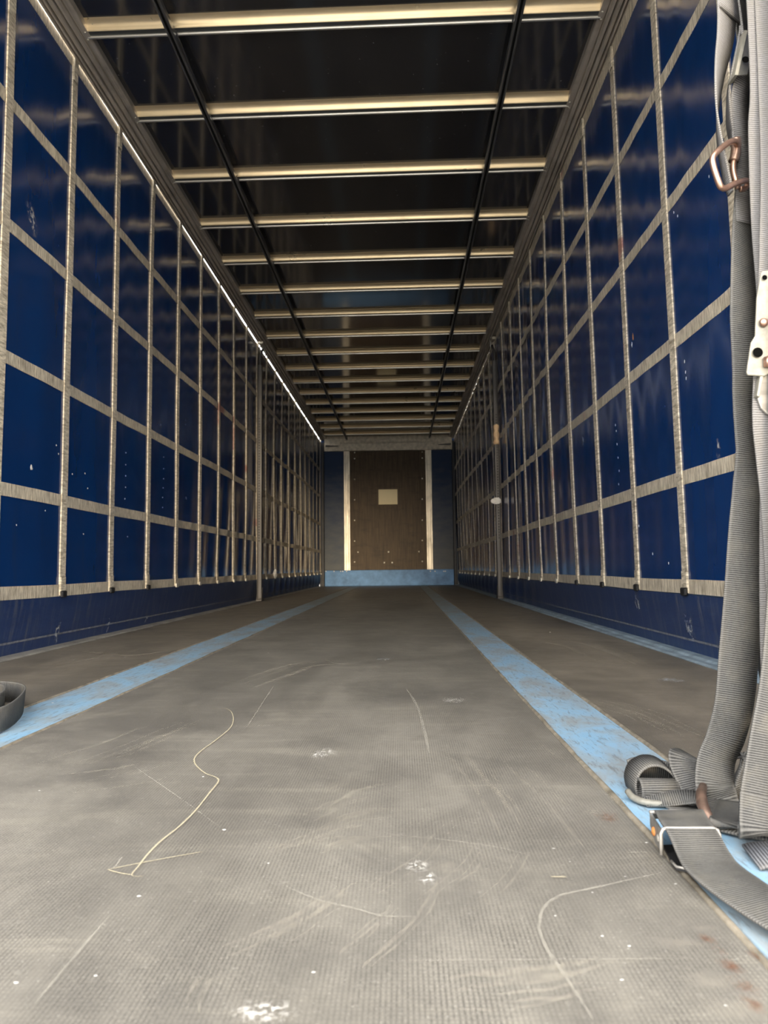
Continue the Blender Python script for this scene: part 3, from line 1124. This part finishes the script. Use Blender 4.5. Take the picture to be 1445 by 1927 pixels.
q = at(934, 942, 6.93)
crumple('paper_tag', (q.x, 6.93, q.z), .05, .012, .030, 'paper2', 'crumpled white paper tag stuck on the right middle post', 'paper', 3)
q = onx(515, 1080, -1.45)
crumple('rag', (-1.436, q.y, q.z), .02, .06, .05, 'paper2', 'small white rag stuck in the left curtain beyond the post', 'rag', 5)

# ------------------------------------------------------------------ straps hanging from the right track
def V(*a):
    return Vector(a)


XT = .532   # track


def strap(label, loc, group='cargo straps at the rear right'):
    return thing('cargo_strap', loc, label, 'strap', group)


def slider(t, x, y):
    MB().cbox(x - .018, x + .018, y - .03, y + .03, 2.645, 2.667, .004).build('track_slider', 'grey_metal', t)


WDX = V(1, .0, 0)
# A: long strap down to a brown hook on the floor
ya = .945
A = strap('long dark grey cargo strap hanging to a brown hook on the floor', at(1350, 1545, .90) * 1.0)
pa = [V(XT - .02, ya + .05, 2.655), V(XT - .03, ya + .04, 1.9), at(1404, 120, ya + .03), at(1403, 330, ya + .03), at(1402, 470, ya + .01), at(1403, 600, ya), at(1407, 690, ya), at(1405, 760, ya + .006), at(1410, 850, ya), at(1412, 910, ya), at(1405, 1000, ya), at(1399, 1120, ya), at(1390, 1230, ya - .004), at(1382, 1320, ya - .005), at(1366, 1385, ya + .006), at(1348, 1430, ya + .012), at(1345, 1480, ya + .004), onz(1354, 1512, .012), onz(1366, 1540, .005)]
wa = [V(1, 0, 0), V(1, .1, 0), V(1, .9, 0), V(1, .8, 0), V(1, .45, .0), V(1, .3, 0), V(1, .3, 0), V(1, .45, 0), V(1, .5, 0), V(1, .15, .04), V(1, .1, .05), V(1, -.05, .02), V(1, -.05, 0), V(1, 0, -.12), V(1, .0, -.22), V(1, .05, -.08), V(1, 0, -.02), V(1, -.1, -.05), V(1, -.12, 0)]
MB().ribbon(pa, wa, .050, .0024, 8).build('webbing', 'webmid', A, True)
slider(A, XT, ya + .05)
# brown hook lying at the end of A
P0 = lambda x, y, z: onz(x, y, z)
hp = [P0(1323, 1479, .035), P0(1319, 1494, .030), P0(1321, 1512, .023), P0(1328, 1530, .015), P0(1340, 1546, .009), P0(1360, 1552, .0075), P0(1400, 1555, .0075)]
MB().tube([p for p in hp], .0062, 12, [.0050, .0066, .0072, .0068, .0058, .0052, .0050]).build('hook', 'rusty', A, True)
lp = at(1372, 1552, .905)
MB().ribbon([P0(1386, 1510, .016), P0(1378, 1534, .015), P0(1374, 1550, .0135), P0(1373, 1558, .008), P0(1376, 1556, .003), P0(1388, 1535, .003)], V(1, -.10, 0), .046, .0022, 6).build('sewn_loop', 'web', A, True)

# B: strap in front at the frame's edge, from the track to a folded end above the floor
yb = .90
B = strap('pale grey wide strap hanging at the front of the bundle, right of the hook', at(1440, 1560, yb))
pb = [V(XT - .01, yb + .06, 2.655), V(XT - .02, yb + .03, 1.8), at(1441, 40, yb), at(1443, 250, yb), at(1448, 420, yb), at(1460, 560, yb), at(1466, 700, yb), at(1466, 850, yb), at(1464, 1050, yb), at(1466, 1200, yb + .004), at(1470, 1300, yb + .01), at(1474, 1400, yb + .02), at(1476, 1500, yb + .03)]
wb = [V(1, 0, 0), V(1, .1, 0), V(1, .06, 0), V(1, .05, 0), V(1, .1, 0), V(1, .05, 0), V(1, .1, 0), V(1, .1, 0), V(1, .15, 0), V(1, .1, 0), V(1, .08, 0), V(1, .05, 0), V(1, .05, 0)]
MB().ribbon(pb, wb, .050, .0024, 8).build('webbing', 'weblight', B, True)
slider(B, XT, yb + .06)
# P: darker strap in front with a folded frayed end above the floor
yp = .845
P_ = strap('dark grey strap with a frayed folded end hanging just above the floor', at(1440, 1560, yp))
pp = [V(XT + .02, yp + .05, 2.655), V(XT + .015, yp + .02, 1.6), at(1496, 700, yp), at(1488, 1000, yp), at(1478, 1180, yp), at(1468, 1290, yp - .004), at(1453, 1375, yp - .006), at(1440, 1450, yp - .004), at(1432, 1510, yp - .006), at(1432, 1552, yp - .008)]
wp = [V(1, 0, 0), V(1, 0, 0), V(1, .1, 0), V(1, .1, 0), V(1, .1, -.03), V(1, .1, -.10), V(1, .08, -.16), V(1, .08, -.08), V(1, .05, 0), V(1, .02, .02)]
MB().ribbon(pp, wp, .050, .0024, 8).build('webbing', 'web', P_, True)
fe = [at(1437, 1500, yp - .012), at(1436, 1540, yp - .018), at(1436, 1564, yp - .020), at(1436, 1570, yp - .010), at(1437, 1550, yp - .002)]
MB().ribbon(fe, V(1, .04, .03), .053, .0030, 6).build('folded_end', 'web', P_, True)
slider(P_, XT + .02, yp + .05)

# edge-on strap between A and B
yc = .955
Cc = strap('strap seen edge-on in the hanging bundle, between the two wide ones', at(1408, 1470, yc))
pc = [V(XT - .01, yc + .06, 2.655), V(XT - .005, yc + .03, 1.7), at(1428, 60, yc), at(1430, 300, yc), at(1433, 600, yc), at(1434, 860, yc), at(1434, 1000, yc), at(1433, 1150, yc), at(1434, 1240, yc), at(1440, 1295, yc), at(1436, 1340, yc - .008), at(1424, 1390, yc - .01), at(1414, 1430, yc - .006), at(1412, 1470, yc), at(1420, 1500, yc + .012)]
wc = [V(1, 0, 0), V(1, .4, 0), V(.5, 1, 0), V(.6, 1, 0), V(.35, 1, 0), V(.3, 1, 0), V(.30, 1, 0), V(.3, 1, 0), V(.25, 1, 0), V(.28, 1, 0), V(.5, .9, 0), V(.6, .8, -.1), V(.7, .7, -.1), V(.9, .3, 0), V(1, .0, 0)]
MB().ribbon(pc, wc, .050, .0024, 8).build('webbing', 'webmid', Cc, True)
slider(Cc, XT, yc + .06)

# D: left strap ending in the copper toned hook
yd = .93
D = strap('twisted pale strap ending in the copper coloured hook', at(1365, 340, yd))
pd = [V(XT - .05, yd + .05, 2.655), V(XT - .07, yd + .03, 1.9), at(1367, -60, yd), at(1368, 10, yd), at(1364, 70, yd), at(1354, 130, yd), at(1349, 185, yd - .004), at(1350, 235, yd), at(1357, 285, yd + .004), at(1366, 330, yd + .006), at(1374, 365, yd + .008)]
wd_ = [V(1, 0, 0), V(1, .3, 0), V(1, .7, 0), V(1, .75, 0), V(.95, .9, 0), V(.75, 1, 0), V(.55, 1, 0), V(.42, 1, 0), V(.30, 1, 0), V(.2, 1, 0), V(.15, 1, 0)]
MB().ribbon(pd, wd_, [.05, .05, .05, .05, .048, .046, .044, .040, .034, .026, .018], .0024, 8).build('webbing', 'weblight', D, True)
slider(D, XT - .02, yd + .05)


def smooth_path(P, n=6):
    P = [Vector(p) for p in P]
    out = []
    for i in range(len(P) - 1):
        a, b, c_, d = P[max(i - 1, 0)], P[i], P[i + 1], P[min(i + 2, len(P) - 1)]
        for k in range(n):
            t = k / n
            out.append(((b * 2) + (c_ - a) * t + (a * 2 - b * 5 + c_ * 4 - d) * t * t + (b * 3 - a - c_ * 3 + d) * t ** 3) * .5)
    out.append(P[-1])
    return out


yh = .905
hk = [at(1384, 300, yh + .035), at(1388, 280, yh + .028), at(1384, 267, yh + .018), at(1372, 268, yh + .006), at(1350, 285, yh - .008), at(1341, 297, yh - .012), at(1343, 315, yh - .012), at(1353, 345, yh - .010), at(1358, 353, yh - .008), at(1366, 354, yh - .004), at(1385, 345, yh + .010), at(1402, 340, yh + .022), at(1408, 344, yh + .03), at(1402, 354, yh + .034), at(1392, 356, yh + .034)]
MB().tube(smooth_path(hk, 5), .0040, 12).build('hook', 'copper', D, True)
MB().tube(smooth_path([at(1381, 300, yh + .03), at(1379, 318, yh + .03), at(1384, 340, yh + .03), at(1389, 354, yh + .034)], 4), .0040, 12).build('hook_bar', 'copper', D, True)
MB().tube(smooth_path([at(1384, 262, yh + .03), at(1385, 275, yh + .03), at(1384, 290, yh + .03), at(1380, 304, yh + .03)], 4), .0068, 12).build('hook_eye', 'rusty', D, True)

# E: folded strap with a cream painted bracket behind the front strap
ye = .955
E_ = strap('beige folded strap behind the front strap holding a bright metal bracket', at(1390, 250, ye))
pe = [V(XT - .03, ye + .06, 2.655), V(XT - .05, ye + .04, 1.6), at(1392, 30, ye), at(1390, 70, ye), at(1384, 110, ye), at(1374, 150, ye - .005), at(1370, 185, ye), at(1372, 230, ye), at(1379, 270, ye + .004)]
we = [V(1, .2, 0), V(.6, 1, 0), V(.5, 1, 0), V(.35, 1, 0), V(.4, 1, 0), V(.3, 1, 0), V(.35, 1, 0), V(.25, 1, 0), V(.3, 1, 0)]
MB().ribbon(pe, we, [.05, .05, .04, .04, .038, .034, .034, .030, .026], .0026, 8).build('webbing', 'weblight', E_, True)
pe2 = [at(1400, 130, ye - .01), at(1396, 150, ye - .012), at(1390, 190, ye - .008), at(1392, 240, ye - .004), at(1397, 300, ye), at(1400, 360, ye + .002), at(1402, 420, ye + .004)]
MB().ribbon(pe2, V(1, .45, 0), [.024, .026, .03, .032, .034, .034, .034], .0026, 8).build('webbing_fold', 'weblight', E_, True)
# bracket: bent plate with a bright long edge
o_ = at(1384, 142, ye - .035)
u_ = at(1406, 140, ye - .022) - o_
w_ = at(1402, 58, ye - .030) - o_
br = MB().obox(o_, u_, V(0, .002, 0), w_).build('bracket', 'white_metal', E_)
MB().obox(o_ - V(.0015, .001, 0), V(.0045, 0, 0), V(0, .022, 0), w_).build('bracket_flange', 'white_metal', E_)
MB().dome(at(1403, 112, ye - .031), (0, -1, 0), .0048, .0001, 14).build('bracket_hole', 'hole', E_, True)
slider(E_, XT, ye + .06)
slider(E_, XT, ye + .10)

# G: over-centre buckle hanging at the frame's edge
yg = .865
G = strap('strap carrying the chipped cream over-centre buckle at the right edge', at(1440, 740, yg))
MB().ribbon([V(XT + .01, yg + .06, 2.655), V(XT - .01, yg + .05, 1.5), at(1462, 200, yg + .025), at(1458, 480, yg + .012), at(1452, 600, yg + .008), at(1448, 700, yg + .006), at(1446, 790, yg + .004), at(1454, 860, yg + .006), at(1464, 940, yg + .01), at(1476, 1080, yg + .012), at(1486, 1250, yg + .014)], V(1, .12, 0), [.05, .05, .05, .042, .042, .042, .042, .044, .046, .05, .05], .0024, 8).build('webbing', 'weblight', G, True)
slider(G, XT + .02, yg + .06)


def plate(pix, Y, th, parent, mat, name, Ys=None, c=.0):
    mb = MB()
    n = len(pix)
    fr = [at(x, y, (Ys[i] if Ys else Y)) for i, (x, y) in enumerate(pix)]
    mb.v += [tuple(p) for p in fr] + [tuple(p + V(0, th, 0)) for p in fr]
    mb.face(list(range(n)))
    mb.face([n + i for i in range(n - 1, -1, -1)])
    for i in range(n):
        j = (i + 1) % n
        mb.face([i, n + i, n + j, j])
    o = mb.build(name, mat, parent)
    bv = o.modifiers.new('edge', 'BEVEL')
    bv.width = .0012
    bv.segments = 2
    bv.limit_method = 'ANGLE'
    return o


lever = plate([(1432, 513), (1436, 509), (1466, 506), (1472, 512), (1470, 640), (1452, 700), (1440, 708), (1407, 706), (1405, 700), (1413, 645), (1421, 632), (1424, 560)], yg - .012, .0028, G, 'white_metal', 'buckle_lever', [yg - .010] * 12)
MB().dome(at(1439, 522, yg - .0125), (0, -1, 0), .0032, .0001, 14).build('pivot_hole', 'hole', lever, True)
MB().dome(at(1437, 607, yg - .0125), (.1, -1, 0), .0058, .0042, 12).build('rivet', 'copper', lever, True)
MB().dome(at(1426, 663, yg - .0125), (0, -1, 0), .0062, .0001, 14).build('keyhole', 'hole', lever, True)
plate([(1424, 745), (1430, 700), (1440, 700), (1475, 700), (1475, 782), (1445, 780), (1432, 768)], yg - .004, .004, G, 'grey_metal', 'buckle_frame')
plate([(1424, 745), (1431, 705), (1438, 705), (1430, 748)], yg - .009, .010, G, 'white_metal', 'buckle_cheek')
MB().tube([at(1446, 672, yg - .014), at(1447, 690, yg - .014)], .006, 12).build('buckle_pin', 'copper', G, True)

# ------------------------------------------------------------------ straps lying on the floor
# H: wide strap threaded through the cam buckle
Hh = strap('wide strap threaded through a steel buckle on the blue floor strip', onz(1290, 1600))
P0 = lambda x, y, z: onz(x, y, z)
hx = (P0(1243, 1562, .030).x + P0(1350, 1562, .030).x) / 2
ph_ = [V(hx + .013, .880, .020), V(hx + .011, .870, .028), V(hx + .008, .855, .0338), V(hx + .004, .835, .0338), V(hx + .001, .818, .0338), V(hx, .801, .0315), V(hx, .787, .0260), V(hx - .001, .769, .0195), V(.3110, .7448, .016), V(.3153, .7089, .015), V(.3262, .668, .013), V(.342, .630, .010), V(.364, .590, .008)]
wh = [V(1, .05, 0)] * 6 + [V(1, .03, .01), V(1, .0, .03), V(1, .05, .07), V(1, .18, .09), V(1, .34, .08), V(1, .45, .03), V(1, .55, 0)]
MB().ribbon(ph_, wh, .0545, .0026, 10).build('webbing', 'webmid', Hh, True)
# buckle frame in its own axes
c0 = P0(1243, 1562, .030)
uu = (P0(1350, 1562, .030) - c0)
vv = (P0(1222, 1525, .032) - c0); vv.z = 0
hh = V(0, 0, -.026)
# side cheeks
for k, off in enumerate((V(0, 0, 0), uu * .985)):
    pr = [(.0, 0), (1.0, .04), (1.0, .60), (.55, 1.0), (.08, 1.0), (.0, .8)]
    mb = MB()
    n = len(pr)
    for th in (V(0, 0, 0), uu.normalized() * .0022):
        for (a, b) in pr:
            mb.v.append(tuple(c0 + off + vv * a + hh * b + th))
    mb.face(list(range(n))); mb.face([n + i for i in range(n - 1, -1, -1)])
    for i in range(n):
        j = (i + 1) % n
        mb.face([i, n + i, n + j, j])
    ck = mb.build('buckle_cheek', 'grey_metal', Hh)
    if k == 0:
        nrm = -uu.normalized()
        MB().dome(c0 + vv * .62 + hh * .55, nrm, .0055, .0026, 10).build('rivet', 'rust', ck, True)
        MB().dome(c0 + vv * .26 + hh * .55, nrm, .0042, .0012, 10).build('rivet', 'bright', ck, True)
wirep = [c0 + hh * .98 + V(-.001, -.002, 0), c0 + hh * .5 + V(-.001, -.0022, 0), c0 + hh * .12 + V(-.0008, -.0024, 0), c0 + uu * .03 + V(0, -.0025, .002), c0 + uu * .10 + V(0, -.0025, .003), c0 + uu * .9 + V(0, -.0025, .003), c0 + uu * .98 + V(0, -.0025, .001), c0 + uu * 1.0 + hh * .15 + V(.001, -.0024, 0), c0 + uu * 1.01 + hh * .7 + V(.001, -.002, 0)]
MB().tube(wirep, .0018, 8).build('buckle_rim', 'wire', Hh, True)
MB().tube([c0 + vv * 1.0 + V(.0, 0, .0), c0 + vv * 1.0 + uu * .45 + V(0, 0, .001), c0 + vv * 1.0 + uu * .95], .0022, 8).build('buckle_back', 'wire', Hh, True)
tl = MB()
tp_ = [P0(1248, 1590, .006), P0(1256, 1606, .004), P0(1263, 1622, .004), P0(1272, 1632, .005), P0(1292, 1636, .006), P0(1340, 1610, .008), P0(1330, 1585, .008)]
n = len(tp_)
tl.v += [tuple(p) for p in tp_] + [tuple(p + V(0, 0, -.003)) for p in tp_]
tl.face(list(range(n))); tl.face([n + i for i in range(n - 1, -1, -1)])
for i in range(n):
    j = (i + 1) % n
    tl.face([i, n + i, n + j, j])
tl.build('buckle_lever', 'black', Hh)
MB().tube([tp_[2] + V(0, 0, .001), tp_[3] + V(0, -.001, .001), tp_[4] + V(0, -.001, .001)], .0014, 6).build('lever_edge', 'wire', Hh, True)

# I: strap rolled round a white hook
I_ = strap('dark strap rolled up round a white hook on the blue floor strip', onz(1215, 1520))
roll = []
for k in range(15):
    a = -1.2 + k * 2 * PI / 14 * .96
    roll.append(V(.345, .992 - .013 * math.cos(a), .0165 + .0135 * math.sin(a)))
MB().ribbon(roll, V(1, -.06, .0), .050, .0028, 5).build('webbing', 'web', I_, True)
arch = [V(.321, 1.025, .004), V(.319, 1.025, .020), V(.326, 1.025, .037), V(.342, 1.025, .046), V(.360, 1.025, .044), V(.374, 1.022, .032), V(.382, 1.018, .012)]
MB().ribbon(arch, [V(0, 1, 0)] * 3 + [V(.05, 1, .02), V(.1, 1, .03), V(.15, 1, 0), V(.2, 1, 0)], .050, .0028, 8).build('arched_webbing', 'web', I_, True)
tailp = [V(.322, .974, .006), V(.345, .968, .011), V(.372, .962, .016), V(.392, .950, .017), V(.402, .932, .010), V(.405, .915, .005)]
MB().ribbon(tailp, [V(0, .5, .8), V(.1, .55, .7), V(.3, .8, .4), V(.7, .7, .1), V(1, .35, 0), V(1, .2, 0)], [.012, .018, .026, .030, .032, .032], .0028, 8).build('webbing_tail', 'web', I_, True)
MB().tube(smooth_path([V(.309, 1.006, .010), V(.311, .994, .0065), V(.318, .980, .0055), V(.330, .9705, .0055), V(.344, .969, .0055)], 4), .0046, 10).build('hook', 'white_metal', I_, True)
MB().tube(smooth_path([V(.372, .996, .013), V(.381, .992, .013), V(.388, .984, .010)], 4), .0046, 10).build('hook_end', 'white_metal', I_, True)

MB().ribbon([V(.328, 1.054, .020), V(.342, 1.060, .022), V(.365, 1.056, .020), V(.390, 1.046, .016)], V(0, .1, 1), .040, .0026, 6).build('webbing_fold', 'web', I_, True)
# J: crumpled strap tented behind the roll
J = strap('crumpled strap folded in a tent beside the rolled strap', V(.41, 1.0, 0))
MB().ribbon([V(.400, .965, .006), V(.394, .980, .024), V(.389, .998, .046), V(.394, 1.010, .056), V(.412, 1.026, .048), V(.430, 1.040, .024), V(.446, 1.05, .004)], [V(1, .15, .25), V(1, .15, .25), V(1, .1, .2), V(.9, -.2, -.2), V(.7, -.5, -.5), V(.6, -.7, -.3), V(.6, -.8, 0)], .046, .0026, 8).build('webbing', 'web', J, True)

# K: straps flat on the floor running out to the right
K = strap('flat dusty strap lying under the buckle and running off to the right', onz(1380, 1580))
MB().ribbon([V(.368, .975, .003), V(.385, .915, .003), V(.418, .875, .004), V(.49, .852, .004), V(.64, .84, .004)], [V(1, .35, 0), V(.85, .6, 0), V(.55, .8, 0), V(.3, 1, 0), V(.2, 1, 0)], .05, .0026, 8).build('webbing', 'webmid', K, True)
L_ = strap('bluish grey ribbed strap end at the right edge of the floor', onz(1420, 1620))
MB().ribbon([V(.376, .800, .004), V(.40, .797, .009), V(.49, .788, .011), V(.60, .775, .008)], V(.08, 1, .08), .052, .0026, 8).build('webbing', 'web2', L_, True)
N_ = strap('short piece of strap standing behind the long hanging strap', onz(1400, 1490))
MB().ribbon([P0(1372, 1488, .006), P0(1386, 1455, .028), P0(1402, 1420, .050), P0(1410, 1440, .040), P0(1412, 1480, .008)], [V(.3, 1, 0), V(.6, 1, .2), V(.8, 1, .2), V(.8, 1, 0), V(.5, 1, 0)], .036, .0026, 8).build('webbing', 'web', N_, True)

# ------------------------------------------------------------------ strap loop on the floor at the left
O_ = thing('strap_loop', onz(20, 1365), 'dark strap bent in a loop standing on its edge by the left blue strip', 'strap')
base = [onz(-80, 1392), onz(-40, 1390), onz(0, 1380), onz(22, 1368), onz(38, 1352), onz(45, 1338), onz(42, 1330), onz(30, 1325), onz(8, 1322), onz(-30, 1322)]
MB().ribbon([p + V(0, 0, .027) for p in base], [V(0, 0, 1)] * 5 + [V(.08, 0, 1), V(.08, 0, 1)] + [V(0, 0, 1)] * 3, .050, .0026, 8).build('webbing', 'web', O_, True)
base2 = [onz(-60, 1356), onz(-25, 1354), onz(-2, 1348), onz(7, 1338), onz(2, 1328), onz(-30, 1327)]
MB().ribbon([p + V(0, 0, .027) for p in base2], V(0, 0, 1), .048, .0026, 8).build('inner_webbing', 'web', O_, True)

# ------------------------------------------------------------------ crumbs on the floor
rnd = random.Random(11)
crumbs = [(422, 1562, .007), (382, 1462, .006), (262, 1687, .006), (1133, 1762, .005), (1184, 1781, .004), (1045, 1724, .003), (1115, 1680, .003), (1176, 1650, .003), (1271, 1664, .004), (1216, 1586, .006), (1072, 1622, .003), (1042, 1597, .004), (505, 1229, .009), (648, 1164, .010), (477, 1167, .008), (470, 1287, .004), (139, 1242, .008), (235, 1237, .008), (99, 1323, .010), (1035, 1190, .012), (725, 1242, .008), (1170, 1845, .004), (505, 1625, .004), (74, 1488, .005), (30, 1850, .005), (180, 1837, .004), (590, 1830, .004), (1365, 1893, .003)]
for (x, y, r) in crumbs:
    c = onz(x, y)
    r *= .42
    mb = MB()
    n = 7
    mb.v.append((c.x, c.y, r * .35))
    for i in range(n):
        a = 2 * PI * i / n
        k = rnd.uniform(.6, 1.2)
        mb.v.append((c.x + math.cos(a) * r * k, c.y + math.sin(a) * r * .6 * k, .0004))
    for i in range(n):
        mb.face([0, 1 + i, 1 + (i + 1) % n])
    mb.face([n - i for i in range(n)])
    tag(mb.build('paint_chip', 'paper2'), 'small pale chip of dirt lying on the trailer floor', 'debris', 'pale chips scattered on the floor')
